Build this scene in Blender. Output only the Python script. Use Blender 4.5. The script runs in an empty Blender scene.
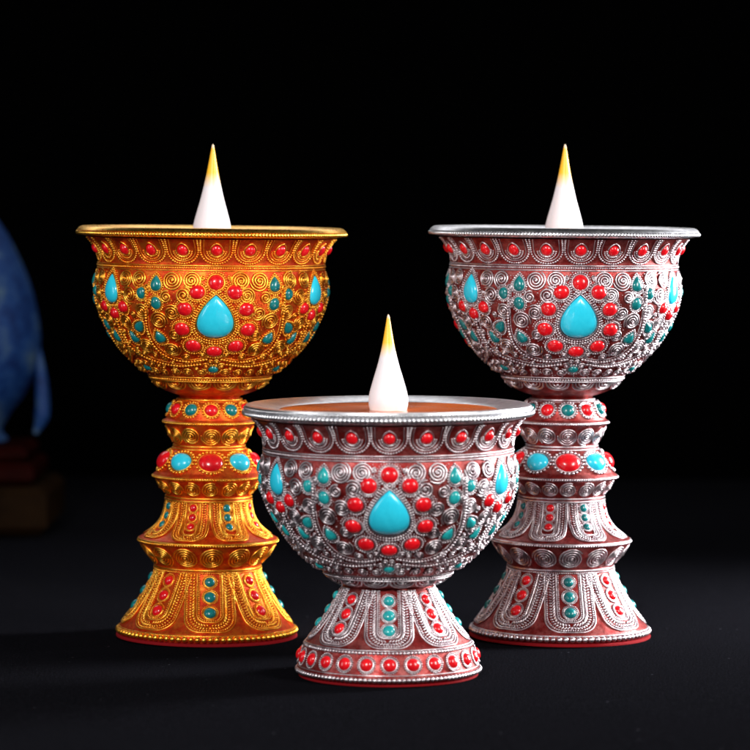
import bpy, math, random
import numpy as np
random.seed(7)
rng = np.random.default_rng(7)
sc = bpy.context.scene
R = math.radians

# ------------------------------------------------------------------ camera
PX_BACK = 0.0004                    # metres per picture unit for the two tall lamps
PX_FRONT = 0.000368                 # same for the short lamp, which stands nearer
CAM_Y, CAM_H = -1.36, 0.1784
cam = bpy.data.cameras.new('camera')
cam.sensor_width = 36.0
cam.lens = 36.0 * 3400 / 750
cam.shift_y = -185 / 750
cam.clip_start, cam.clip_end = 0.05, 50
cam.dof.use_dof = True
cam.dof.focus_distance = 1.29
cam.dof.aperture_fstop = 15
camo = bpy.data.objects.new('camera', cam)
camo.location = (0, CAM_Y, CAM_H)
camo.rotation_euler = (R(90), 0, 0)
sc.collection.objects.link(camo)
sc.camera = camo

# ------------------------------------------------------------------ world and lamps
world = bpy.data.worlds.new('World')
sc.world = world
world.use_nodes = True
world.node_tree.nodes['Background'].inputs[0].default_value = (0.5, 0.55, 0.65, 1)
world.node_tree.nodes['Background'].inputs[1].default_value = 0.006
sc.view_settings.view_transform = 'Standard'
sc.view_settings.look = 'None'
sc.view_settings.exposure = 0
sc.view_settings.gamma = 1


def softbox(name, loc, target, w, h, power, col):
    l = bpy.data.lights.new(name, 'AREA')
    l.shape = 'RECTANGLE'
    l.size, l.size_y = w, h
    l.energy = power
    l.color = col
    o = bpy.data.objects.new(name, l)
    o.location = loc
    d = np.array(target) - np.array(loc)
    yaw = math.atan2(d[0], d[1])
    pitch = math.atan2(d[2], math.hypot(d[0], d[1]))
    o.rotation_euler = (R(90) + pitch, 0, -yaw)
    sc.collection.objects.link(o)
    return o


softbox('key_softbox', (-0.28, -1.15, 0.60), (0.0, 0, 0.09), 0.22, 0.18, 11.5, (1.0, 0.98, 0.96))
softbox('right_softbox', (0.66, -0.62, 0.42), (0.0, 0, 0.09), 0.24, 0.30, 6.5, (1.0, 0.97, 0.94))
softbox('left_softbox', (-0.66, -0.40, 0.20), (-0.02, 0, 0.08), 0.10, 0.34, 1.0, (0.96, 0.97, 1.0))
softbox('right_rim_softbox', (0.54, 0.15, 0.21), (0.06, 0, 0.05), 0.08, 0.26, 2.2, (0.97, 0.98, 1.0)).data.spread = R(75)
softbox('back_top_softbox', (-0.05, 0.55, 0.52), (0.0, -0.05, 0.12), 1.1, 0.16, 1.3, (0.98, 0.98, 1.0))


# ------------------------------------------------------------------ materials
def mat(name, col, metal=0.0, rough=0.5, **kw):
    m = bpy.data.materials.new(name)
    m.use_nodes = True
    b = m.node_tree.nodes['Principled BSDF']
    b.inputs['Base Color'].default_value = (*col, 1)
    b.inputs['Metallic'].default_value = metal
    b.inputs['Roughness'].default_value = rough
    for k, v in kw.items():
        b.inputs[k.replace('_', ' ')].default_value = v
    return m


def N(m, t, **kw):
    n = m.node_tree.nodes.new(t)
    for k, v in kw.items():
        if k in n.inputs:
            n.inputs[k].default_value = v
        else:
            setattr(n, k, v)
    return n


def link(m, a, ao, b, bi):
    m.node_tree.links.new(a.outputs[ao], b.inputs[bi])


def noise(m, scale, detail=4, rough=0.6):
    tc = N(m, 'ShaderNodeTexCoord')
    n = N(m, 'ShaderNodeTexNoise', Scale=scale, Detail=detail, Roughness=rough)
    link(m, tc, 'Object', n, 'Vector')
    return n


def ramp(m, src, out, stops):
    r = N(m, 'ShaderNodeValToRGB')
    e = r.color_ramp.elements
    while len(e) < len(stops):
        e.new(0.5)
    for i, (p, c) in enumerate(stops):
        e[i].position = p
        e[i].color = (*c, 1) if len(c) == 3 else c
    link(m, src, out, r, 'Fac')
    return r


def bump(m, src, out, strength, dist):
    b = N(m, 'ShaderNodeBump', Strength=strength, Distance=dist)
    link(m, src, out, b, 'Height')
    link(m, b, 'Normal', m.node_tree.nodes['Principled BSDF'], 'Normal')
    return b


def worn_metal(name, c1, c2, r1, r2, metal=1.0, pit=0.0002):
    """cast metal: colour and gloss vary over the piece, fine pitting"""
    m = mat(name, c1, metal, r1)
    b = m.node_tree.nodes['Principled BSDF']
    n = noise(m, 260, 5, 0.65)
    link(m, ramp(m, n, 'Fac', [(0.35, c2), (0.62, c1)]), 'Color', b, 'Base Color')
    n2 = noise(m, 900, 3)
    link(m, ramp(m, n2, 'Fac', [(0.3, (r1,) * 3), (0.75, (r2,) * 3)]), 'Color', b, 'Roughness')
    bump(m, n2, 'Fac', 0.35, pit)
    return m


def enamel_body(name, red, deep, metalcol, amount):
    """red ground glaze with metal paint brushed over it"""
    m = mat(name, red, 0.6, 0.40, Specular_IOR_Level=0.3)
    b = m.node_tree.nodes['Principled BSDF']
    n = noise(m, 420, 6, 0.7)
    base = ramp(m, n, 'Fac', [(0.3, deep), (0.65, red)])
    n2 = noise(m, 170, 6, 0.75)
    k = ramp(m, n2, 'Fac', [(0.5 - amount * 0.3, (0, 0, 0)), (0.78 - amount * 0.3, (1, 1, 1))])
    mix = N(m, 'ShaderNodeMixRGB')
    link(m, k, 'Color', mix, 'Fac')
    link(m, base, 'Color', mix, 'Color1')
    mix.inputs['Color2'].default_value = (*metalcol, 1)
    link(m, mix, 'Color', b, 'Base Color')
    mp = N(m, 'ShaderNodeMapRange')
    mp.inputs['To Min'].default_value = 0.65
    mp.inputs['To Max'].default_value = 0.9
    link(m, k, 'Color', mp, 'Value')
    link(m, mp, 'Result', b, 'Metallic')
    bump(m, n, 'Fac', 0.5, 0.0004)
    return m


GOLD = worn_metal('antique_gold', (1.0, 0.56, 0.075), (0.92, 0.30, 0.022), 0.31, 0.50)
SILVER = worn_metal('antique_silver', (0.76, 0.70, 0.73), (0.40, 0.31, 0.34), 0.32, 0.50)
BODY_G = enamel_body('red_glaze_under_gold', (0.72, 0.055, 0.008), (0.36, 0.018, 0.004), (0.80, 0.22, 0.02), 0.14)
BODY_S = enamel_body('red_glaze_under_silver', (0.27, 0.016, 0.015), (0.09, 0.006, 0.006), (0.44, 0.13, 0.12), 0.18)
RIM_G = worn_metal('polished_gold', (1.0, 0.60, 0.10), (0.95, 0.44, 0.05), 0.25, 0.38, pit=0.00003)
RIM_S = worn_metal('polished_silver', (0.85, 0.85, 0.87), (0.66, 0.66, 0.70), 0.28, 0.42, pit=0.00003)


def gem_mat(name, c1, c2, scale=500):
    m = mat(name, c1, 0, 0.26, Coat_Weight=0.4, Coat_Roughness=0.07, Specular_IOR_Level=0.4)
    b = m.node_tree.nodes['Principled BSDF']
    n = noise(m, scale, 3)
    link(m, ramp(m, n, 'Fac', [(0.35, c2), (0.65, c1)]), 'Color', b, 'Base Color')
    n2 = noise(m, 260, 2)
    bump(m, n2, 'Fac', 0.12, 0.0006)
    return m


RED = gem_mat('coral_red', (0.80, 0.008, 0.014), (0.58, 0.004, 0.01))
TURQ = gem_mat('sky_turquoise', (0.028, 0.62, 0.82), (0.022, 0.58, 0.78))
TEAL = gem_mat('deep_teal', (0.006, 0.20, 0.205), (0.004, 0.13, 0.14))
TEAL_L = gem_mat('bright_teal', (0.02, 0.38, 0.38), (0.01, 0.27, 0.29))
FELT = mat('red_felt', (0.20, 0.004, 0.007), 0, 0.8, Specular_IOR_Level=0.1)
bump(FELT, noise(FELT, 2500, 2), 'Fac', 0.6, 0.0004)

BUTTER = mat('amber_butter', (0.62, 0.12, 0.012), 0, 0.22, Specular_IOR_Level=0.3)
nb = noise(BUTTER, 60, 3)
bump(BUTTER, nb, 'Fac', 0.1, 0.002)

FLAME = mat('flame_shell', (0.86, 0.82, 0.86), 0, 0.4)
_b = FLAME.node_tree.nodes['Principled BSDF']
_tc = N(FLAME, 'ShaderNodeTexCoord')
_sx = N(FLAME, 'ShaderNodeSeparateXYZ')
link(FLAME, _tc, 'Generated', _sx, 'Vector')
_r = ramp(FLAME, _sx, 'Z', [(0.0, (0.9, 0.80, 0.74)), (0.10, (0.74, 0.70, 0.72)), (0.56, (0.74, 0.70, 0.72)),
                          (0.71, (0.95, 0.52, 0.03)), (0.95, (0.93, 0.46, 0.02)), (0.985, (0.9, 0.7, 0.5))])
link(FLAME, _r, 'Color', _b, 'Base Color')
link(FLAME, _r, 'Color', _b, 'Emission Color')
_b.inputs['Emission Strength'].default_value = 0.22
_b.inputs['Subsurface Weight'].default_value = 0.2
_b.inputs['Subsurface Radius'].default_value = (0.004, 0.003, 0.002)

CLOTH = mat('black_cloth', (0.004, 0.004, 0.005), 0, 0.9, Specular_IOR_Level=0.0)
_b = CLOTH.node_tree.nodes['Principled BSDF']
_n = noise(CLOTH, 1100, 4, 0.8)
_n2 = noise(CLOTH, 9, 4)
link(CLOTH, ramp(CLOTH, _n, 'Fac', [(0.35, (0.003, 0.003, 0.0038)), (0.58, (0.0085, 0.0085, 0.0112)), (0.74, (0.028, 0.028, 0.036))]), 'Color', _b, 'Base Color')
# sparse pale lint lying on the cloth
_v = N(CLOTH, 'ShaderNodeTexVoronoi', Scale=120.0)
link(CLOTH, N(CLOTH, 'ShaderNodeTexCoord'), 'Object', _v, 'Vector')
_lr = ramp(CLOTH, _v, 'Distance', [(0.03, (1, 1, 1)), (0.07, (0, 0, 0))])
_sp = ramp(CLOTH, noise(CLOTH, 37, 2), 'Fac', [(0.52, (0, 0, 0)), (0.60, (1, 1, 1))])
_mm = N(CLOTH, 'ShaderNodeMath', operation='MULTIPLY')
link(CLOTH, _lr, 'Color', _mm, 0)
link(CLOTH, _sp, 'Color', _mm, 1)
_mx = N(CLOTH, 'ShaderNodeMixRGB')
link(CLOTH, _mm, 'Value', _mx, 'Fac')
_src = _b.inputs['Base Color'].links[0].from_socket
CLOTH.node_tree.links.new(_src, _mx.inputs['Color1'])
_mx.inputs['Color2'].default_value = (0.09, 0.09, 0.11, 1)
link(CLOTH, _mx, 'Color', _b, 'Base Color')
bump(CLOTH, _n, 'Fac', 1.0, 0.0012)
DRAPE = mat('black_velvet', (0.0006, 0.0006, 0.0007), 0, 0.95, Specular_IOR_Level=0.0)
BLUE = mat('mottled_blue_glaze', (0.03, 0.11, 0.36), 0, 0.6, Specular_IOR_Level=0.2)
_b = BLUE.node_tree.nodes['Principled BSDF']
_n = noise(BLUE, 42, 7, 0.75)
link(BLUE, ramp(BLUE, _n, 'Fac', [(0.38, (0.001, 0.010, 0.065)), (0.5, (0.006, 0.035, 0.14)), (0.62, (0.045, 0.085, 0.14))]), 'Color', _b, 'Base Color')
WOOD_R = mat('dark_red_wood', (0.014, 0.0012, 0.0008), 0, 0.5)
WOOD_B = mat('brown_wood', (0.013, 0.006, 0.0022), 0, 0.6)
for w in (WOOD_R, WOOD_B):
    w.node_tree.nodes['Principled BSDF'].inputs['Specular IOR Level'].default_value = 0.02
    b_ = w.node_tree.nodes['Principled BSDF']
    c = tuple(b_.inputs['Base Color'].default_value)[:3]
    link(w, ramp(w, noise(w, 60, 5), 'Fac', [(0.3, tuple(x * 0.5 for x in c)), (0.7, c)]), 'Color', b_, 'Base Color')


# ------------------------------------------------------------------ mesh building
def ico(sub):
    t = (1 + 5 ** 0.5) / 2
    v = [(-1, t, 0), (1, t, 0), (-1, -t, 0), (1, -t, 0), (0, -1, t), (0, 1, t), (0, -1, -t), (0, 1, -t),
         (t, 0, -1), (t, 0, 1), (-t, 0, -1), (-t, 0, 1)]
    v = [np.array(p) / math.sqrt(1 + t * t) for p in v]
    f = [(0, 11, 5), (0, 5, 1), (0, 1, 7), (0, 7, 10), (0, 10, 11), (1, 5, 9), (5, 11, 4), (11, 10, 2), (10, 7, 6),
         (7, 1, 8), (3, 9, 4), (3, 4, 2), (3, 2, 6), (3, 6, 8), (3, 8, 9), (4, 9, 5), (2, 4, 11), (6, 2, 10), (8, 6, 7), (9, 8, 1)]
    for _ in range(sub):
        cache, nf = {}, []
        def mid(a, b):
            k = (min(a, b), max(a, b))
            if k not in cache:
                p = v[a] + v[b]
                v.append(p / np.linalg.norm(p))
                cache[k] = len(v) - 1
            return cache[k]
        for a, b, c in f:
            x, y, z = mid(a, b), mid(b, c), mid(c, a)
            nf += [(a, x, z), (b, y, x), (c, z, y), (x, y, z)]
        f = nf
    return np.array(v), np.array(f)


ICO1, ICO2 = ico(1), ico(2)


class MB:
    def __init__(self):
        self.v, self.f, self.n = [], [], 0

    def add(self, v, f):
        self.v.append(np.asarray(v, float))
        self.f.append(np.asarray(f) + self.n)
        self.n += len(v)

    def beads(self, c, r, fine=True, jit=0.07):
        c = np.asarray(c, float)
        if not len(c):
            return
        V, F = ICO1 if fine else ICO2
        rr = r * (1 + jit * rng.standard_normal(len(c)).clip(-2, 2))
        vv = c[:, None, :] + V[None] * rr[:, None, None]
        ff = F[None] + (np.arange(len(c)) * len(V))[:, None, None]
        self.add(vv.reshape(-1, 3), ff.reshape(-1, 3))

    def strokes(self, a, b, r):
        """elongated beads from a to b"""
        V, F = ICO1
        for p, q in zip(np.asarray(a, float), np.asarray(b, float)):
            d = (q - p) / 2
            L = np.linalg.norm(d)
            e = d / max(L, 1e-9)
            vv = V * r
            vv = vv + (V @ e)[:, None] * e[None] * (L - r if L > r else 0)
            self.add(vv + (p + q) / 2, F)

    def tube(self, P, r, closed=False, k=6, taper=False):
        P = np.asarray(P, float)
        n = len(P)
        if closed:
            T = np.roll(P, -1, 0) - np.roll(P, 1, 0)
        else:
            T = np.gradient(P, axis=0)
        T /= np.linalg.norm(T, axis=1)[:, None] + 1e-12
        A = np.zeros_like(P)
        up = P * [1, 1, 0] + [0, 0, 0.3]            # outward reference, steady for tubes lying on a turned surface
        A = np.cross(T, up)
        A /= np.linalg.norm(A, axis=1)[:, None] + 1e-12
        B = np.cross(T, A)
        rad = np.full(n, r, float)
        if taper and not closed:
            rad[0] *= 0.6
            rad[-1] *= 0.6
        an = np.arange(k) / k * 2 * math.pi
        V = P[:, None] + rad[:, None, None] * (np.cos(an)[None, :, None] * A[:, None] + np.sin(an)[None, :, None] * B[:, None])
        m = n if closed else n - 1
        i = np.arange(m)[:, None]
        j = np.arange(k)[None]
        i2, j2 = (i + 1) % n, (j + 1) % k
        F = np.stack([i * k + j, i * k + j2, i2 * k + j2, i2 * k + j], -1).reshape(-1, 4)
        self.add(V.reshape(-1, 3), F)
        if not closed:
            self.beads([P[0], P[-1]], rad[0] * 1.02, jit=0)

    def lathe(self, prof, seg=144, cap0=False, cap1=False):
        pr = np.asarray(prof, float)
        th = np.arange(seg) / seg * 2 * math.pi
        V = np.stack([pr[:, 0, None] * np.sin(th), -pr[:, 0, None] * np.cos(th), np.repeat(pr[:, 1, None], seg, 1)], -1)
        n = len(pr)
        i = np.arange(n - 1)[:, None]
        j = np.arange(seg)[None]
        F = np.stack([i * seg + j, (i + 1) * seg + j, (i + 1) * seg + (j + 1) % seg, i * seg + (j + 1) % seg], -1).reshape(-1, 4)
        self.add(V.reshape(-1, 3), F)

    def build(self, name, m, parent=None, scale=1.0, sharp=None):
        me = bpy.data.meshes.new(name)
        V = np.concatenate(self.v) * scale
        me.vertices.add(len(V))
        me.vertices.foreach_set('co', V.ravel())
        loops = np.concatenate([f.ravel() for f in self.f])
        sizes = np.concatenate([np.full(len(f), f.shape[1]) for f in self.f])
        me.loops.add(len(loops))
        me.loops.foreach_set('vertex_index', loops.astype(np.int32))
        me.polygons.add(len(sizes))
        st = np.r_[0, np.cumsum(sizes)[:-1]].astype(np.int32)
        me.polygons.foreach_set('loop_start', st)
        me.polygons.foreach_set('loop_total', sizes.astype(np.int32))
        me.polygons.foreach_set('use_smooth', np.ones(len(sizes), bool))
        me.update(calc_edges=True)
        me.validate()
        if sharp:
            me.set_sharp_from_angle(angle=R(sharp))
        me.materials.append(m)
        o = bpy.data.objects.new(name, me)
        sc.collection.objects.link(o)
        if parent:
            o.parent = parent
        return o


def catmull(P, n=8):
    P = np.asarray(P, float)
    Q = np.vstack([2 * P[0] - P[1], P, 2 * P[-1] - P[-2]])
    out = []
    for i in range(len(P) - 1):
        a, b, c, d = Q[i:i + 4]
        for t in np.arange(n) / n:
            out.append(0.5 * (2 * b + (c - a) * t + (2 * a - 5 * b + 4 * c - d) * t ** 2 + (3 * b - a - 3 * c + d) * t ** 3))
    out.append(P[-1])
    return np.array(out)


class Surf:
    """a turned surface; s runs along its profile from the top, th is the angle from the front, h lifts off it"""
    def __init__(self, prof, smooth=True):
        P = catmull(prof) if smooth else np.asarray(prof, float)
        self.P = P
        self.s = np.r_[0, np.cumsum(np.linalg.norm(np.diff(P, axis=0), axis=1))]
        self.L = self.s[-1]
        T = np.gradient(P, axis=0)
        self.nr, self.nz = -T[:, 1], T[:, 0]
        l = np.hypot(self.nr, self.nz)
        self.nr, self.nz = self.nr / l, self.nz / l

    def r(self, s):
        return np.interp(s, self.s, self.P[:, 0])

    def at(self, th, s, h=0.0):
        th, s, h = np.broadcast_arrays(np.asarray(th, float), np.asarray(s, float), np.asarray(h, float))
        r = np.interp(s, self.s, self.P[:, 0]) + h * np.interp(s, self.s, self.nr)
        z = np.interp(s, self.s, self.P[:, 1]) + h * np.interp(s, self.s, self.nz)
        ex = np.where(s < 0, s, np.where(s > self.L, s - self.L, 0))
        z = z - ex
        return np.stack([r * np.sin(th), -r * np.cos(th), z], -1)

    def local(self, th0, s0, u, v, h=0.0):
        """u along the circumference, v up the profile, both in picture units"""
        s = s0 - np.asarray(v, float)
        return self.at(th0 + np.asarray(u, float) / np.maximum(self.r(np.clip(s, 0, self.L)), 1), s, h)


# ------------------------------------------------------------------ ornament
def circle_pts(rx, ry=None, sp=2.2):
    ry = ry or rx
    n = max(6, int(math.pi * (rx + ry) / sp))
    a = np.arange(n) / n * 2 * math.pi
    return rx * np.cos(a), ry * np.sin(a)


def tear_uv(a, b, phi, m=0.80):
    """drop outline, tip up, width 2a, height 2b"""
    x = np.sin(phi) * np.sin(phi / 2) ** m
    k = 0.5 * math.pi
    pk = np.linspace(0, math.pi, 200)
    k = (np.sin(pk) * np.sin(pk / 2) ** m).max()
    return a * np.where(phi > math.pi, -(np.sin(2 * math.pi - phi) * np.sin((2 * math.pi - phi) / 2) ** m), x) / k, b * np.cos(phi)


def resample(u, v, sp, closed=True):
    P = np.stack([u, v], 1)
    if closed:
        P = np.vstack([P, P[:1]])
    s = np.r_[0, np.cumsum(np.linalg.norm(np.diff(P, axis=0), axis=1))]
    n = max(3, int(round(s[-1] / sp)))
    q = np.linspace(0, s[-1], n, endpoint=not closed)
    return np.interp(q, s, P[:, 0]), np.interp(q, s, P[:, 1])


def rot(u, v, a):
    return u * math.cos(a) - v * math.sin(a), u * math.sin(a) + v * math.cos(a)


def gem(name, S, th, s0, rx, ry, H, m, parent, scale, drop=False, tilt=0.0, base=0.3):
    mb = MB()
    rx, ry, H = rx * rng.normal(1, 0.025), ry * rng.normal(1, 0.025), H * rng.normal(1, 0.06)
    if not drop:
        tilt = tilt + rng.normal(0, 0.12)
    nr, ns = 8, 28 if rx < 12 else 48
    phi = np.arange(ns) / ns * 2 * math.pi
    rings = np.sin(np.linspace(0, math.pi / 2, nr + 1)[1:])
    U, V, Hh = [np.zeros(1)], [np.zeros(1)], [np.array([H])]
    for q in rings:
        if drop:
            u, v = tear_uv(rx, ry, phi)
            v = v
        else:
            u, v = rx * np.sin(phi), ry * np.cos(phi)
        u, v = u * q, v * q - (ry * 0.22 * (1 - q) if drop else 0)
        U.append(u); V.append(v); Hh.append(np.full(ns, H * (1 - q ** 2.4) ** 0.62))
    if drop:
        V[0] = np.array([-ry * 0.22])
    U, V, Hh = map(np.concatenate, (U, V, Hh))
    U, V = rot(U, V, tilt)
    P = S.local(th, s0, U, V, Hh + base)
    # skirt down into the setting
    last = np.arange(1 + (nr - 1) * ns, 1 + nr * ns)
    sk = S.local(th, s0, U[last] * 1.0, V[last] * 1.0, -1.2)
    P = np.vstack([P, sk])
    j = np.arange(ns)
    f3 = np.stack([np.zeros(ns, int), 1 + j, 1 + (j + 1) % ns], 1)
    mb.add(P, f3)
    fq = []
    for i in range(nr):
        a = 1 + i * ns
        fq.append(np.stack([a + j, a + ns + j, a + ns + (j + 1) % ns, a + (j + 1) % ns], 1))
    mb.f.append(np.concatenate(fq))
    return mb.build(name, m, parent, scale)


def bezel(mb, S, th, s0, rx, ry, k=1.0, drop=False, tilt=0.0, wire=True, bead=1.0, rows=1, gap=2.6, h=0.9):
    """wire ring and granulated beads round a stone"""
    phi = np.linspace(0, 2 * math.pi, 120, endpoint=False)
    if drop:
        u, v = tear_uv(1, 1, phi)
        out = lambda e: rot(*(tear_uv(rx + e, ry + e * 1.25, phi)), tilt)
    else:
        out = lambda e: rot((rx + e) * np.sin(phi), (ry + e) * np.cos(phi), tilt)
    if wire:
        u, v = resample(*out(0.6 * k), 1.6 * k)
        mb.tube(S.local(th, s0, u, v, h * 0.6), 0.75 * k, closed=True, k=6)
    e = gap * k
    for q in range(rows):
        u, v = resample(*out(e), 2.55 * bead * k)
        mb.beads(S.local(th, s0, u, v, h * 0.9), 1.13 * bead * k)
        e += 2.1 * bead * k


def spiral(mb, S, th, s0, Rr, k=1.0, flip=1, start=0.0, wire=1.05, h=0.9, pitch=2.95):
    start = start + rng.normal(0, 0.5)
    th = th + rng.normal(0, 0.004)
    pitch = pitch * rng.normal(1, 0.05)
    turns = Rr / (pitch * k)
    n = int(turns * 18) + 6
    a = np.linspace(0, turns * 2 * math.pi, n)
    rad = 0.5 * k + (Rr - 0.5 * k) * a / a[-1]
    u, v = flip * rad * np.cos(a + start), rad * np.sin(a + start)
    hh = h * k + 1.3 * k * np.clip(1 - rad / Rr, 0, 1) ** 1.2
    mb.tube(S.local(th, s0, u, v, hh), wire * k, k=6, taper=True)
    mb.beads(S.local(th, s0, [0], [0], [h * k + 1.4 * k]), 1.25 * k)


def beadline(mb, S, th, s, r, sp, h=0.5, k=1.0):
    """beads along a path given in angle and profile distance"""
    P = S.at(th, s, h * k)
    d = np.r_[0, np.cumsum(np.linalg.norm(np.diff(P, axis=0), axis=1))]
    n = max(2, int(d[-1] / sp))
    q = np.linspace(0, d[-1], n)
    mb.beads(np.stack([np.interp(q, d, P[:, i]) for i in range(3)], 1), r)


def ring_beads(mb, r, z, rad, sp, fine=True, slant=0.0, lift=0.0):
    n = int(round(2 * math.pi * r / sp))
    a = np.arange(n) / n * 2 * math.pi
    if slant:
        b = a + slant / r
        tall = rad * 1.35
        P = np.stack([r * np.sin(a), -r * np.cos(a), np.full(n, z + tall)], 1)
        Q = np.stack([(r + lift) * np.sin(b), -(r + lift) * np.cos(b), np.full(n, z - tall)], 1)
        mb.strokes(P, Q, rad)
    else:
        mb.beads(np.stack([r * np.sin(a), -r * np.cos(a), np.full(n, z)], 1), rad, fine, 0.05)


def ring_wire(mb, r, z, rad, k=8):
    a = np.arange(160) / 160 * 2 * math.pi
    mb.tube(np.stack([r * np.sin(a), -r * np.cos(a), np.full(160, z)], 1), rad, True, k)


def u_line(w, s_top, s_bot, corner, n=14):
    """U outline in (u, s): down the left side, round the bottom, up the right side"""
    a = np.linspace(0, math.pi / 2, n)
    lu = np.full(12, -w)
    ls = np.linspace(s_top, s_bot - corner, 12)
    cu = -(w - corner) - corner * np.cos(a)
    cs = (s_bot - corner) + corner * np.sin(a)
    u = np.concatenate([lu, cu[1:], -cu[::-1], -lu])
    s = np.concatenate([ls, cs[1:], cs[::-1], ls[::-1]])
    return u, s


def us_points(S, th, u, s, sp, h):
    P = S.at(th + u / S.r(s), s, h)
    d = np.r_[0, np.cumsum(np.linalg.norm(np.diff(P, axis=0), axis=1))]
    q = np.linspace(0, d[-1], max(3, int(d[-1] / sp)))
    return np.stack([np.interp(q, d, P[:, i]) for i in range(3)], 1)


def petal_panel(mb, S, th, s0, s1, W, k=1.0, flare=0.10):
    """the U shaped filigree tongue of the foot and the bell: wires, plaited band, beads"""
    H = s1 - s0
    def line(w, inset, sp, h):
        u, s = u_line(1.0, s0 + 0.5, s1 - inset, 1.0)
        # widen towards the bottom, round the corners in real units
        c = min(w * 0.72, 15 * k)
        u, s = u_line(w, s0 + 0.6, s1 - inset, c)
        u = u * (1 - flare + flare * 2 * (s - s0) / H)
        return us_points(S, th, u, s, sp, h)
    mb.tube(line(W, 0.8, 2.0, 0.7), 0.85 * k)
    mb.beads(line(W - 2.1 * k, 2.9 * k, 2.3 * k, 0.7), 1.1 * k)
    # plait: two rows of slanted strokes forming a herringbone
    for w, a, b in ((W - 5.6 * k, 2.3, 1), (W - 9.0 * k, 2.3, -1)):
        if w < 4 * k:
            continue
        o = line(w + 1.6 * k, W - w - 1.6 * k, 3.0 * k, 1.0)
        i = line(w - 1.6 * k, W - w + 1.6 * k, 0.35 * k, 0.9)
        i = i[np.linspace(0, len(i) - 1, len(o)).astype(int)]
        half = len(o) // 2
        sh = 1 if b > 0 else -1
        i2 = i.copy()
        # slant the strokes downwards on both sides
        i2[:half] = i[np.clip(np.arange(half) + sh, 0, len(i) - 1)]
        i2[half:] = i[np.clip(np.arange(half, len(i)) - sh, 0, len(i) - 1)]
        mb.strokes(o, i2, 1.0 * k)
    wi = W - 12.0 * k
    if wi > 5 * k:
        mb.tube(line(wi, 12.0 * k, 2.0, 0.8), 0.9 * k)
        mb.beads(line(wi - 1.9 * k, 13.9 * k, 2.1 * k, 0.6), 0.95 * k)


def arch_row(mb, S, n, k, off=0.0):
    """row of beaded arches under the lip"""
    w = math.pi * S.r(S.L * 0.5) / n
    for i in range(n):
        th = i * 2 * math.pi / n + off
        for ww, ins, rr in ((w - 1.5 * k, 1.2 * k, 1.0),):
            u, s = u_line(ww, 0.5, S.L - ins - 1.2 * k, ww * 0.92)
            u = u * (1 + 0.06 * (1 - s / S.L))
            mb.beads(us_points(S, th, u, s, 2.5 * k, 0.8), 1.2 * k)
            u2, s2 = u_line(ww - 2.6 * k, 0.8, S.L - ins - 3.8 * k, (ww - 2.6 * k) * 0.92)
            mb.tube(us_points(S, th, u2, s2, 1.6, 0.5), 0.6 * k)
        # fan of grains under the stone
        for rad, cnt in ((7.4, 10), (10.2, 15)):
            a = np.linspace(R(-172), R(-8), cnt)
            mb.beads(S.local(th, S.L * 0.46, rad * k * np.cos(a) * 0.98, rad * k * 1.0 * np.sin(a), 0.4), (0.9 if rad > 9 else 1.3) * k)
        # pointed loop over the stone
        phi = np.linspace(0, 2 * math.pi, 40, endpoint=False)
        u, v = tear_uv(6.6 * k, 8.2 * k, phi, 0.45)
        mb.tube(S.local(th, S.L * 0.46, u, v + 1.2 * k, 0.8 * k), 0.85 * k, True)


# one sixth of the bowl, angles in degrees from the middle of the large drop, t = share of the way down the bowl
SPIRALS = [(-21.6, .090, 10.6, 1), (-11.8, .090, 9.8, -1), (-15.6, .20, 9, 1), (-29.8, .40, 10, -1), (-25.6, .655, 9.5, 1),
           (-22.2, .335, 8.5, 1), (-49.0, .085, 9.5, -1), (-39.4, .085, 9.5, 1), (-45.3, .205, 9, 1),
           (-39.0, .325, 9, -1), (-50.8, .42, 9, 1), (-43.2, .635, 9.5, -1), (-22.6, .52, 7, -1), (-34.5, .735, 5, 1),
           (-46.5, .53, 5.5, 1), (-55.5, .70, 6.5, -1), (-9.5, .905, 5.5, 1), (-20.5, .905, 5.5, -1), (-31, .905, 5.5, 1), (-42, .905, 5.5, -1),
           (-51, .905, 5.0, 1), (-24.5, .215, 6.5, -1), (-52.5, .31, 5.0, -1), (-34.5, .145, 5.0, 1), (-34.4, .27, 5, -1), (-5.5,.83,4.2,1), (-56, .82, 5, 1), (-7.5, .70, 4, 1)]
REDS = [(-9.1, .175), (-15.4, .306), (-17.8, .472), (-12.6, .622)]
GREENS = [(-30.0, .113, 6.4, 8.2, True, 0.0), (-38.3, .190, 5.6, 6.2, False, 0), (-30.2, .265, 6.1, 6.8, False, 0),
          (-43.2, .457, 5.7, 8.0, True, 0.75), (-50.6, .552, 5.6, 8.0, True, -0.35), (-31.8, .545, 6.0, 7.6, True, -0.25)]
SWAG_A = [(-35.2, .16), (-35.4, .24), (-36.2, .30), (-37.2, .396), (-38.2, .518), (-36.6, .652), (-29.5, .750), (-17.2, .782), (-5.0, .752)]
SWAG_B = [(-58.0, .36), (-60.0, .46), (-61.6, .558), (-59.0, .653), (-51.5, .745), (-38.5, .808), (-24.4, .833), (-9.5, .808)]


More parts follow.
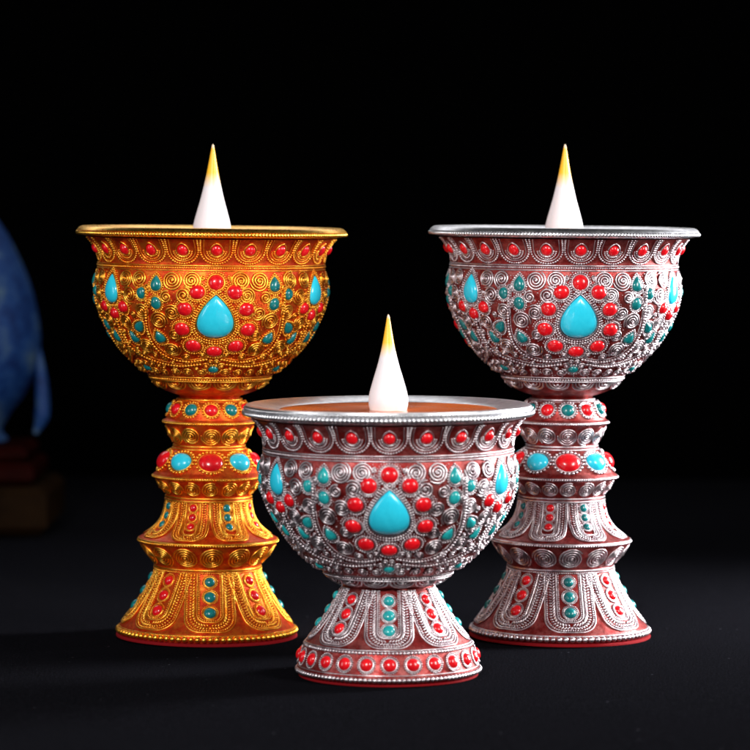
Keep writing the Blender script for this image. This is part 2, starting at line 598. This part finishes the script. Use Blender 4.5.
def dress_bowl(root_bowl, S, k, orn, sc_, red, teal):
    """all stones and filigree of the bowl's belly"""
    mb = MB()
    L = S.L
    for p in range(3):
        c = p * 120.0
        g = gem('teardrop_cabochon', S, R(c), .372 * L, 19.5 * k, 25.0 * k, 6.5 * k, TURQ, root_bowl, sc_, drop=True)
        bezel(mb, S, R(c), .372 * L, 19.5 * k, 25.0 * k, k, drop=True, rows=2, bead=1.12)
        g = gem('teardrop_cabochon', S, R(c + 60), .165 * L, 12.2 * k, 15.8 * k, 4.5 * k, TURQ, root_bowl, sc_, drop=True)
        bezel(mb, S, R(c + 60), .165 * L, 12.2 * k, 15.8 * k, k, drop=True, rows=2)
        reds = [(0.0, .102, 8.2, 8.2), (0.0, .674, 8.1, 7.2)]
        for a, t in REDS:
            reds += [(a, t, 8.1, 7.8), (-a, t, 8.1, 7.8)]
        reds += [(60, .358, 7.0, 7.0), (60 - 8.6, .303, 6.9, 6.9), (60 + 8.6, .303, 6.9, 6.9)]
        for a, t, x, y in reds:
            gem('red_cabochon', S, R(c + a), t * L, x * k, y * k, 4.6 * k, RED, root_bowl, sc_)
            bezel(mb, S, R(c + a), t * L, x * k, y * k, k, rows=1, bead=1.0, gap=2.4)
            # outer fringe of fine grains on the upper side
            aa = np.linspace(R(15), R(165), 13)
            mb.beads(S.local(R(c + a), t * L, (x + 4.8) * k * np.cos(aa), (y + 4.8) * k * np.sin(aa), 0.3), 0.75 * k)
        for sgn in (1, -1):
            for a, t, x, y, dr, ti in GREENS:
                gem('green_cabochon', S, R(c + sgn * a), t * L, x * k, y * k, 3.6 * k, teal, root_bowl, sc_, drop=dr, tilt=sgn * -ti)
                bezel(mb, S, R(c + sgn * a), t * L, x * k, y * k, k, drop=dr, tilt=sgn * -ti, rows=1, gap=2.2)
            for a, t, rr, fl in SPIRALS:
                spiral(mb, S, R(c + sgn * a), t * L, rr * k, k, flip=fl * sgn, start=a)
            for sw in (SWAG_A, SWAG_B):
                q = catmull(sw, 6)
                beadline(mb, S, R(1) * (c + sgn * q[:, 0]), q[:, 1] * L, 1.5 * k, 3.1 * k, 1.9, k)
                beadline(mb, S, R(1) * (c + sgn * q[:, 0] * 0.965), (q[:, 1] - 0.014) * L, 0.75 * k, 1.7 * k, 0.5, k)
        for q in (0, 60):
            gem('green_cabochon', S, R(c + q), .872 * L, 5.6 * k, 4.8 * k, 3.2 * k, teal, root_bowl, sc_)
            bezel(mb, S, R(c + q), .872 * L, 5.6 * k, 4.8 * k, k)
    # small scrolls packed into whatever ground is left, mirrored about each large drop
    occ = [(0.0, .36, 25), (0.0, .44, 26), (60.0, .165, 17), (0, .102, 12), (0, .674, 11.5), (60, .358, 10.5), (51.4, .303, 10.5), (0, .872, 8.5), (60, .872, 8.5)]
    occ += [(-a, t, 11.6) for a, t in REDS] + [(-g[0], g[1], max(g[2], g[3]) + 3.2) for g in GREENS] + [(-q[0], q[1], q[2] * 0.98) for q in SPIRALS]
    for sw in (SWAG_A, SWAG_B):
        occ += [(-q[0], q[1], 2.2) for q in catmull(sw, 4)]
    fr = np.random.default_rng(3)
    for rr in (6.0, 5.0, 4.2, 3.4, 2.7):
        for _ in range(500):
            a, t = fr.uniform(0.5, 59.5), fr.uniform(0.03, 0.95)
            r_ = float(S.r(t * L)) / k
            if t * L / k < rr + 2 or (1 - t) * L / k < rr + 1:
                continue
            if all(math.hypot(R(a - oa) * r_, (t - ot) * L / k) > rr + orr - 0.4 for oa, ot, orr in occ) \
                    and R(a) * r_ > rr * 0.95 and R(60 - a) * r_ > rr * 0.95:
                occ.append((a, t, rr))
                for c in (0, 120, 240):
                    for sg in (1, -1):
                        spiral(mb, S, R(c + sg * a), t * L, rr * k, k, flip=sg, start=a, wire=0.85, pitch=2.2)
    # fine granulation filling the ground between the scrolls
    n = 2600
    th = rng.uniform(0, 2 * math.pi, n)
    s = rng.uniform(0.03, 0.97, n) * L
    keep = rng.uniform(0, 1, n) < S.r(s) / S.P[:, 0].max()
    mb.beads(S.at(th[keep], s[keep], 0.15), 0.62 * k, jit=0.2)
    # bead ring closing the belly
    rb, zb = S.P[-1]
    ring_beads(mb, rb + 0.6 * k, zb - 1.0, 1.35 * k, 2.9 * k)
    ring_wire(mb, rb - 0.8 * k, zb - 3.0 * k, 1.0 * k)
    ring_wire(mb, rb + 1.6 * k, zb + 1.4 * k, 0.8 * k)
    # ring between neck and belly
    rt, zt = S.P[0]
    ring_beads(mb, rt + 1.0 * k, zt + 1.0, 1.15 * k, 2.4 * k)
    ring_wire(mb, rt + 1.1 * k, zt - 1.6 * k, 0.8 * k)
    ring_wire(mb, rt + 1.0 * k, zt + 3.4 * k, 0.8 * k)
    return mb.build('scrollwork', orn, root_bowl, sc_)


def lotus_under(mb, S, n, k):
    """row of lotus petals with concentric wires beneath the belly"""
    for i in range(n):
        th = (i + 0.5) * 2 * math.pi / n
        w = math.pi * S.r(S.L * 0.35) / n
        for j, f in enumerate((0.98, 0.7, 0.42)):
            a = np.linspace(-0.15, math.pi + 0.15, 18)
            u, v = w * f * np.cos(a), -w * f * 0.85 * np.sin(a)
            mb.tube(S.local(th, 0.5, u, v, 0.3 + 1.0 * (1 - f)), (1.15 if j == 0 else 0.85) * k)
        mb.beads(S.local(th, 1.2, [0], [-w * 0.15], [1.0]), 1.7 * k)


def thing(name, label, cat, loc, rot_, group=None):
    o = bpy.data.objects.new(name, None)
    sc.collection.objects.link(o)
    o.location = loc
    o.rotation_euler = rot_
    o.empty_display_size = 0.02
    o['label'] = label
    o['category'] = cat
    if group:
        o['group'] = group
    return o


def lathe_obj(name, prof, m, parent, s, seg=144, sharp=40):
    mb = MB()
    mb.lathe(prof, seg)
    return mb.build(name, m, parent, s, sharp)


def flame(parent, prof, s, m=FLAME):
    P = catmull(prof, 6)
    P[:, 0] = np.maximum(P[:, 0], 0.02)
    mb = MB()
    mb.lathe(P[::-1] if P[0, 1] < P[-1, 1] else P, 48)
    return mb.build('flame', m, parent, s)


GROUP = 'jewelled butter lamps on the black cloth'


def rim_part(bowl, mat_, ro, ri, ztop, th, k, s, fine_sp, inner):
    """flat turned lip with a rope edge; profile runs from inside over the top and back under"""
    mb = MB()
    mb.lathe(inner + [(ri, ztop - 1.0), (ri + 1.5, ztop), (ro - 6 * k, ztop + 0.2), (ro - 3.2 * k, ztop - 0.6), (ro - 0.8 * k, ztop - 2.6), (ro + 0.2, ztop - 4.0),
             (ro - 1.6 * k, ztop - th * 0.55), (ro - 1.4 * k, ztop - th + 1), (ro - 3 * k, ztop - th),
             (ro - 9 * k, ztop - th - 1.0 * k)], 160)
    o = mb.build('rim', mat_, bowl, s, 50)
    return o


# ------------------------------------------------------------------ the tall lamp
def tall_lamp():
    s = PX_BACK
    Z = lambda y: 636.5 - y
    P = lambda l: [(r, Z(y)) for r, y in l]
    root = thing('butter_lamp',
                 'tall gold butter lamp set with red and turquoise stones on a waisted pedestal', 'butter lamp',
                 ((206.8 - 375) * s, 0, 0.0003), (0, R(0.5), 0), GROUP)
    k = 0.93
    # bowl ------------------------------------------------
    belly = Surf(P([(112.5, 266), (114.5, 276), (115.5, 287), (114.5, 298), (111, 310), (106, 322), (99.5, 334), (91, 346),
                    (81.5, 356), (71.5, 366), (64, 372.5), (60, 376)]))
    neck = Surf(P([(124, 237), (119, 243), (115, 250), (112.5, 258), (112, 263)]))
    under = Surf(P([(57.5, 379), (55, 383.5), (50, 387.5), (43, 391), (36, 393.5), (31, 395)]))
    prof = [(112, Z(238)), (123, Z(236.6))] + [tuple(p) for p in neck.P] + [(112.2, Z(264.5))] + [tuple(p) for p in belly.P] \
        + [tuple(p) for p in under.P] + [(29.5, Z(397))]
    bowl = lathe_obj('bowl', prof, BODY_G, root, s)
    rim_part(bowl, RIM_G, 134.5, 125, Z(226.2), 8.6, k, s, 2.6, [(60, Z(262)), (94, Z(248)), (101, Z(236)), (108, Z(231.2)), (117, Z(228.6))])
    mb = MB()
    ring_beads(mb, 134.4, Z(232.6), 1.5, 3.4, slant=1.0)
    mb.build('rope_edge', RIM_G, bowl, s)
    mb = MB()
    arch_row(mb, neck, 22, k, R(0))
    mb.build('arch_frieze', GOLD, bowl, s)
    for i in range(22):
        gem('red_cabochon', neck, i * 2 * math.pi / 22, neck.L * .46, 5.3, 5.9, 3.8, RED, bowl, s)
    dress_bowl(bowl, belly, k, GOLD, s, RED, TEAL)
    mb = MB()
    lotus_under(mb, under, 14, k)
    mb.build('lotus_petals', GOLD, bowl, s)
    # contents
    lathe_obj('butter', [(0.05, Z(233.4)), (60, Z(233.4)), (101, Z(233.4)), (104.5, Z(232.8)), (105.8, Z(233.2))], BUTTER, root, s, 96, None)
    fl = flame(root, [(16.8, Z(243)), (18.2, Z(236)), (18.9, Z(228.5)), (18.3, Z(222.5)), (15.6, Z(212)), (11.6, Z(197.5)), (7.2, Z(178.5)), (3.9, Z(161)), (1.7, Z(148)), (0.75, Z(143.8)), (0.02, Z(142.8))], s)
    # collar ----------------------------------------------
    cu = Surf(P([(31.5, 399.5), (35.5, 402), (39.2, 407), (41.3, 413), (43.5, 418.5)]))
    cl = Surf(P([(44, 424.5), (41, 430), (37.5, 437), (35, 444)]), False)
    prof = P([(29.5, 396.8)]) + [tuple(p) for p in cu.P] + P([(46, 420), (46.4, 421.6), (45.6, 423.2)]) + [tuple(p) for p in cl.P] + P([(34.8, 445.6)])
    collar = lathe_obj('collar', prof, BODY_G, root, s)
    mb = MB()
    for i in range(12):
        th = i * math.pi / 6
        gem('red_cabochon' if i % 2 == 0 else 'green_cabochon', cu, th, cu.L * .52, 6.6, 6.2, 3.8, RED if i % 2 == 0 else TEAL, collar, s)
        bezel(mb, cu, th, cu.L * .52, 6.6, 6.2, 1.0, wire=True, bead=1.1, gap=2.2)
        spiral(mb, cl, th, cl.L * .5, 9.8, 1.0, flip=1 if i % 2 else -1, h=0.5, pitch=2.6)
    ring_wire(mb, 31.8, Z(398.6), 1.1)
    ring_beads(mb, 32.6, Z(400.6), 0.8, 1.9)
    ring_wire(mb, 45.6, Z(421.4), 1.5)
    ring_beads(mb, 46.6, Z(421.8), 1.0, 2.3)
    ring_wire(mb, 35.4, Z(445), 1.1)
    mb.build('scrollwork', GOLD, collar, s)
    # knob ------------------------------------------------
    ku = Surf(P([(36.5, 449), (41, 453), (45, 458.5), (48.5, 465), (52, 471.5)]))
    kl = Surf(P([(53, 479), (49.5, 484), (45.5, 489), (42.5, 494)]), False)
    prof = P([(34.8, 445.6)]) + [tuple(p) for p in ku.P] + P([(55.2, 474), (55.8, 476), (54.6, 478)]) + [tuple(p) for p in kl.P] + P([(41.6, 496.5)])
    knob = lathe_obj('knob', prof, BODY_G, root, s)
    mb = MB()
    for i in range(9):
        th = R(40 * i)
        redd = i in (0, 2, 4, 5, 7)
        gem('red_cabochon' if redd else 'turquoise_cabochon', ku, th, ku.L * .52, 12.2, 9.4, 5.6, RED if redd else TURQ, knob, s)
        bezel(mb, ku, th, ku.L * .52, 12.2, 9.4, 1.0, bead=1.5, gap=2.7)
    for i in range(16):
        th = i * math.pi / 8
        spiral(mb, kl, th, kl.L * .5, 8.8, 1.0, flip=1 if i % 2 else -1, h=0.2, pitch=2.6)
    ring_wire(mb, 36.4, Z(448), 1.1)
    ring_wire(mb, 55.0, Z(476), 1.6)
    ring_beads(mb, 56.2, Z(476.2), 1.05, 2.4)
    ring_wire(mb, 42.6, Z(496), 1.1)
    mb.build('scrollwork', GOLD, knob, s)
    # bell ------------------------------------------------
    bu = Surf(P([(42, 499.5), (42.8, 505), (44.3, 512), (47, 519), (51.5, 525.5), (57.5, 531), (64, 535.2), (67.6, 536.9)]))
    bl = Surf(P([(68, 543.5), (64, 549), (58.5, 556), (53.5, 563)]), False)
    prof = P([(41.6, 496.5)]) + [tuple(p) for p in bu.P] + P([(69.2, 538), (69.8, 539.6), (69.2, 541.6)]) + [tuple(p) for p in bl.P] + P([(51.6, 567)])
    bell = lathe_obj('bell_tier', prof, BODY_G, root, s)
    mb = MB()
    for i in range(8):
        th = R(22.5 + 45 * i)
        petal_panel(mb, bu, th, 0, bu.L - 1.0, 17.6, 0.82, 0.07)
        redd = i % 2 == 1
        for j, t in enumerate((.12, .32, .53)):
            gem('red_cabochon' if redd else 'green_cabochon', bu, th, bu.L * t, 3.9, 3.9, 2.6, RED if redd else TEAL, bell, s)
            bezel(mb, bu, th, bu.L * t, 3.9, 3.9, 0.8, wire=True, bead=0.6, gap=2.0)
    for i in range(14):
        spiral(mb, bl, R(2) + i * math.pi / 7, bl.L * .5, 12.6, 1.0, flip=1 if i % 2 else -1, h=0.2, pitch=2.8)
    ring_wire(mb, 43.0, Z(499), 1.1)
    ring_wire(mb, 68.6, Z(539.4), 1.7)
    ring_beads(mb, 69.8, Z(540.4), 1.15, 2.6)
    ring_wire(mb, 52.8, Z(566), 1.2)
    ring_beads(mb, 53.4, Z(568.4), 0.9, 2.1)
    mb.build('scrollwork', GOLD, bell, s)
    # foot ------------------------------------------------
    fu = Surf(P([(52, 569.5), (55, 576), (59, 584), (64, 593), (69.5, 602), (75.5, 611), (81.5, 619), (86.5, 625)]))
    prof = P([(51.6, 567)]) + [tuple(p) for p in fu.P] + P([(88.0, 627.6), (87.6, 632.0), (86, 633.8), (60, 634.2)])
    foot = lathe_obj('foot', prof, BODY_G, root, s)
    mb = MB()
    for i in range(8):
        th = R(45 * i)
        petal_panel(mb, fu, th, 0, fu.L - 1.6, 24.6, 1.0, 0.05)
        redd = i % 2 == 1
        for j, t in enumerate((.13, .37, .63)):
            rr = (5.0, 5.6, 5.9)[j]
            gem('red_cabochon' if redd else 'green_cabochon', fu, th, fu.L * t, rr, rr, 3.6, RED if redd else TEAL, foot, s)
            bezel(mb, fu, th, fu.L * t, rr, rr, 1.0, wire=True, bead=0.7, gap=2.0)
    ring_beads(mb, 88.2, Z(629.8), 3.0, 6.3, fine=False)
    ring_wire(mb, 87.4, Z(626.6), 0.9)
    mb.build('scrollwork', GOLD, foot, s)
    lathe_obj('felt_base', P([(60, 634), (88.6, 633.6), (90.2, 634.2), (90.6, 635.2), (90.4, 636.5), (60, 636.5), (0.1, 636.5)]), FELT, foot, s)
    return root


gold = tall_lamp()

MSWAP = {GOLD: SILVER, BODY_G: BODY_S, RIM_G: RIM_S}


def copy_tree(o, parent=None):
    c = o.copy()
    sc.collection.objects.link(c)
    if parent:
        c.parent = parent
    for ch in o.children:
        d = copy_tree(ch, c)
    return c


silver = copy_tree(gold)
silver['label'] = 'tall silver butter lamp with coral and turquoise stones on a waisted pedestal'
silver.location = ((559.8 - 375) * PX_BACK, 0, 0.0003)
gold.rotation_euler = (0, R(0.72), R(5.1))
silver.rotation_euler = (0, R(0.62), R(4.9))
gold.scale = silver.scale = (1, 1, 0.995)
for part in silver.children_recursive:
    if part.type != 'MESH':
        continue
    m0 = part.data.materials[0]
    new = MSWAP.get(m0)
    if part.parent and part.parent.name.startswith('collar') and 'cabochon' in part.name:
        new = TEAL if m0 == RED else RED
        part.name = 'green_cabochon' if new == TEAL else 'red_cabochon'
        m0 = None
    if m0 == TEAL:
        new = TEAL
    if new is not None:
        part.material_slots[0].link = 'OBJECT'
        part.material_slots[0].material = new


# ------------------------------------------------------------------ the short lamp in front
def short_lamp():
    s = PX_FRONT
    Z = lambda y: 676.0 - y
    P = lambda l: [(r, Z(y)) for r, y in l]
    root = thing('butter_lamp', 'short silver butter lamp on a low foot in front of the tall ones',
                 'butter lamp', ((388.3 - 375) * s, CAM_Y + 3400 * s, 0.0002), (0, 0, R(0.3)), GROUP)
    belly = Surf(P([(124, 452), (126, 460), (127.3, 470), (127, 481), (125, 492), (121, 504), (115, 516), (107.5, 528), (98.5, 541), (89, 552), (77.5, 562.5),
                    (68, 570), (63.5, 573)]))
    neck = Surf(P([(136, 419.5), (131, 425), (127.5, 432), (125, 440), (123.6, 448)]))
    under = Surf(P([(61, 575), (58, 579), (54, 582), (49, 584), (45.5, 585)]))
    prof = [(122, Z(421)), (135, Z(419))] + [tuple(p) for p in neck.P] + [(123.8, Z(450))] + [tuple(p) for p in belly.P] \
        + [tuple(p) for p in under.P] + [(45, Z(586))]
    bowl = lathe_obj('bowl', prof, BODY_S, root, s)
    mb = MB()
    mb.lathe(P([(60, 440), (92, 428), (104, 416), (110, 411.5), (119, 409), (128, 407.2), (136, 405.6), (140, 405.4), (142.8, 406.2), (143.4, 409.0), (142.6, 413), (141.6, 416.4), (136, 418.2)]), 160)
    mb.build('rim', RIM_S, bowl, s, 50)
    mb = MB()
    ring_beads(mb, 144.6, Z(413.4), 2.0, 4.5, slant=1.6)
    ring_beads(mb, 143.9, Z(408.6), 1.05, 2.7)
    ring_wire(mb, 142.0, Z(406.8), 0.9)
    mb.build('rope_edge', RIM_S, bowl, s)
    mb = MB()
    arch_row(mb, neck, 22, 1.0, 0)
    mb.build('arch_frieze', SILVER, bowl, s)
    for i in range(22):
        gem('red_cabochon', neck, i * 2 * math.pi / 22, neck.L * .46, 5.8, 6.1, 4.2, RED, bowl, s)
    dress_bowl(bowl, belly, 1.0, SILVER, s, RED, TEAL_L)
    mb = MB()
    lotus_under(mb, under, 14, 1.0)
    mb.build('lotus_petals', SILVER, bowl, s)
    lathe_obj('butter', [(0.05, Z(411.6)), (60, Z(411.6)), (103, Z(411.5)), (108.6, Z(410.6)), (110.5, Z(411.8))], BUTTER, root, s, 96, None)
    flame(root, [(17.6, Z(414)), (18.7, Z(410.6)), (19.8, Z(404)), (18.9, Z(395)), (14.9, Z(380.5)), (10.7, Z(366.5)), (6.9, Z(351)), (4.5, Z(338)), (2.5, Z(326)), (1.1, Z(318)), (0.02, Z(316))], s)
    # foot
    fu = Surf(P([(45.5, 587.5), (49.5, 594), (54, 602), (59.5, 611), (65.5, 620), (72, 629), (78, 637), (82, 642)]))
    band = Surf(P([(84.5, 646.5), (87, 653), (89, 659), (90.3, 664)]))
    prof = P([(45, 586)]) + [tuple(p) for p in fu.P] + P([(84, 644)]) + [tuple(p) for p in band.P] + P([(91.2, 667), (90.8, 672), (88, 674.0), (60, 674.2)])
    foot = lathe_obj('foot', prof, BODY_S, root, s)
    mb = MB()
    for i in range(8):
        th = R(45 * i)
        petal_panel(mb, fu, th, 0, fu.L - 1.6, 23.4, 1.0, 0.06)
        redd = i % 2 == 1
        for j, t in enumerate((.17, .41, .66)):
            rr = (5.2, 5.9, 6.0)[j]
            gem('red_cabochon' if redd else 'green_cabochon', fu, th, fu.L * t, rr, rr, 3.8, RED if redd else TEAL_L, foot, s)
            bezel(mb, fu, th, fu.L * t, rr, rr, 1.0, wire=True, bead=0.7, gap=2.0)
    for i in range(24):
        th = R(15 * i + 0.4)
        gem('red_cabochon', band, th, band.L * .5, 6.5, 6.4, 4.0, RED, foot, s)
        bezel(mb, band, th, band.L * .5, 6.5, 6.4, 1.0, wire=True, bead=0.85, gap=2.2)
    ring_beads(mb, 83.6, Z(644.2), 1.8, 3.7, fine=False)
    ring_beads(mb, 91.2, Z(669.6), 2.5, 4.8, fine=False)
    ring_wire(mb, 90.0, Z(665.2), 0.9)
    ring_wire(mb, 82.6, Z(641.8), 0.8)
    mb.build('scrollwork', SILVER, foot, s)
    lathe_obj('felt_base', P([(60, 673.8), (88.4, 673.6), (89.8, 674.2), (90.0, 675), (89.6, 676), (60, 676), (0.1, 676)]), FELT, foot, s)
    return root


short_lamp()

# ------------------------------------------------------------------ setting: cloth, backdrop
def grid_sheet(name, x0, x1, y0, y1, nx, ny, fn, m):
    X = np.linspace(x0, x1, nx)
    Y = np.linspace(y0, y1, ny)
    gx, gy = np.meshgrid(X, Y)
    V = np.stack([gx, gy, fn(gx, gy)], -1).reshape(-1, 3)
    i = np.arange(ny - 1)[:, None]
    j = np.arange(nx - 1)[None]
    F = np.stack([i * nx + j, i * nx + j + 1, (i + 1) * nx + j + 1, (i + 1) * nx + j], -1).reshape(-1, 4)
    mb = MB()
    mb.add(V, F)
    o = mb.build(name, m)
    o['kind'] = 'structure'
    return o


def cloth_z(x, y):
    # nearly flat, with faint broad waves that fade out where the lamps stand
    w = np.clip((np.hypot(x, (y + 0.05) * 1.2) - 0.13) / 0.25, 0, 1)
    return w * (0.0012 * np.sin(9 * x + 5 * y) + 0.0008 * np.sin(17 * x - 11 * y + 1.0)) - 0.0012 * w


grid_sheet('table_cloth', -1.6, 1.6, -1.3, 0.75, 200, 160, cloth_z, CLOTH)
mb = MB()
mb.add([(-2.5, 0.76, -0.6), (2.5, 0.76, -0.6), (2.5, 0.78, 1.8), (-2.5, 0.78, 1.8)], [(0, 1, 2, 3)])
bd = mb.build('backdrop', DRAPE)
bd['kind'] = 'structure'

# ------------------------------------------------------------------ blue ornament on its stand, out of focus behind
D = 0.44                                                    # distance behind the tall lamps
q = (D - CAM_Y) / 3400
X = lambda x: (x - 375) * q
ZZ = lambda y: CAM_H - (y - 190) * q


def slab(mb, x0, x1, y0, y1, z0, z1, b=0.004):
    P = []
    for z, e in ((z0, b), (z0 + b, 0), (z1 - b, 0), (z1, b)):
        P += [(x0 + e, y0 + e, z), (x1 - e, y0 + e, z), (x1 - e, y1 - e, z), (x0 + e, y1 - e, z)]
    F = [(3, 2, 1, 0), (12, 13, 14, 15)]
    for l in range(3):
        for j in range(4):
            F.append((l * 4 + j, l * 4 + (j + 1) % 4, l * 4 + 4 + (j + 1) % 4, l * 4 + 4 + j))
    mb.add(P, F)


st = thing('wooden_stand', 'dim brown wooden stand with a dark red top board under the blue ornament', 'stand', (X(-40), D, 0), (0, 0, 0))
cx = X(-40)
mb = MB()
slab(mb, -0.052, X(56) - cx, -0.05, 0.05, 0.0005, ZZ(480))
mb.build('plinth', WOOD_B, st, sharp=30)
mb = MB()
slab(mb, -0.044, X(41) - cx, -0.04, 0.04, ZZ(479), ZZ(458), 0.003)
slab(mb, -0.036, X(33) - cx, -0.034, 0.034, ZZ(457.6), ZZ(442), 0.003)
mb.build('top_board', WOOD_R, st, sharp=30)
orn = thing('blue_ornament', 'blurred blue mottled ornament with a drooping side foot, cut off at the left edge', 'ornament', (cx, D, ZZ(442)), (0, 0, 0))
z0 = ZZ(442)
mb = MB()
pr = catmull([(0.0005, ZZ(196) - z0), (20 * q, ZZ(200) - z0), (42 * q, ZZ(226) - z0), (58 * q, ZZ(255) - z0), (72 * q, ZZ(290) - z0), (80 * q, ZZ(330) - z0),
              (78 * q, ZZ(362) - z0), (66 * q, ZZ(392) - z0), (50 * q, ZZ(414) - z0), (42 * q, ZZ(430) - z0), (46 * q, 0.0005), (0.0005, 0.0005)], 8)
pr[:, 0] = np.maximum(pr[:, 0], 0.0003)
mb.lathe(pr, 72)
body = mb.build('body', BLUE, orn)
mb = MB()
path = catmull([(74 * q, 0, ZZ(335) - z0), (80 * q, -0.002, ZZ(365) - z0), (83 * q, -0.004, ZZ(392) - z0), (83 * q, -0.005, ZZ(415) - z0), (77 * q, -0.005, ZZ(431) - z0)], 8)
rad = np.interp(np.linspace(0, 1, len(path)), [0, .4, .75, 1], [3, 6.5, 7.5, 3.0]) * q
an = np.arange(16) / 16 * 2 * math.pi
T = np.gradient(path, axis=0); T /= np.linalg.norm(T, axis=1)[:, None]
A = np.cross(T, [0, 1, 0]); A /= np.linalg.norm(A, axis=1)[:, None]
B = np.cross(T, A)
V = path[:, None] + rad[:, None, None] * (np.cos(an)[None, :, None] * A[:, None] + np.sin(an)[None, :, None] * B[:, None])
n = len(path)
i = np.arange(n - 1)[:, None]; j = np.arange(16)[None]
F = np.stack([i * 16 + j, i * 16 + (j + 1) % 16, (i + 1) * 16 + (j + 1) % 16, (i + 1) * 16 + j], -1).reshape(-1, 4)
mb.add(V.reshape(-1, 3), F)
mb.beads([path[-1]], rad[-1] * 1.02, fine=False, jit=0)
mb.build('foot', BLUE, orn)
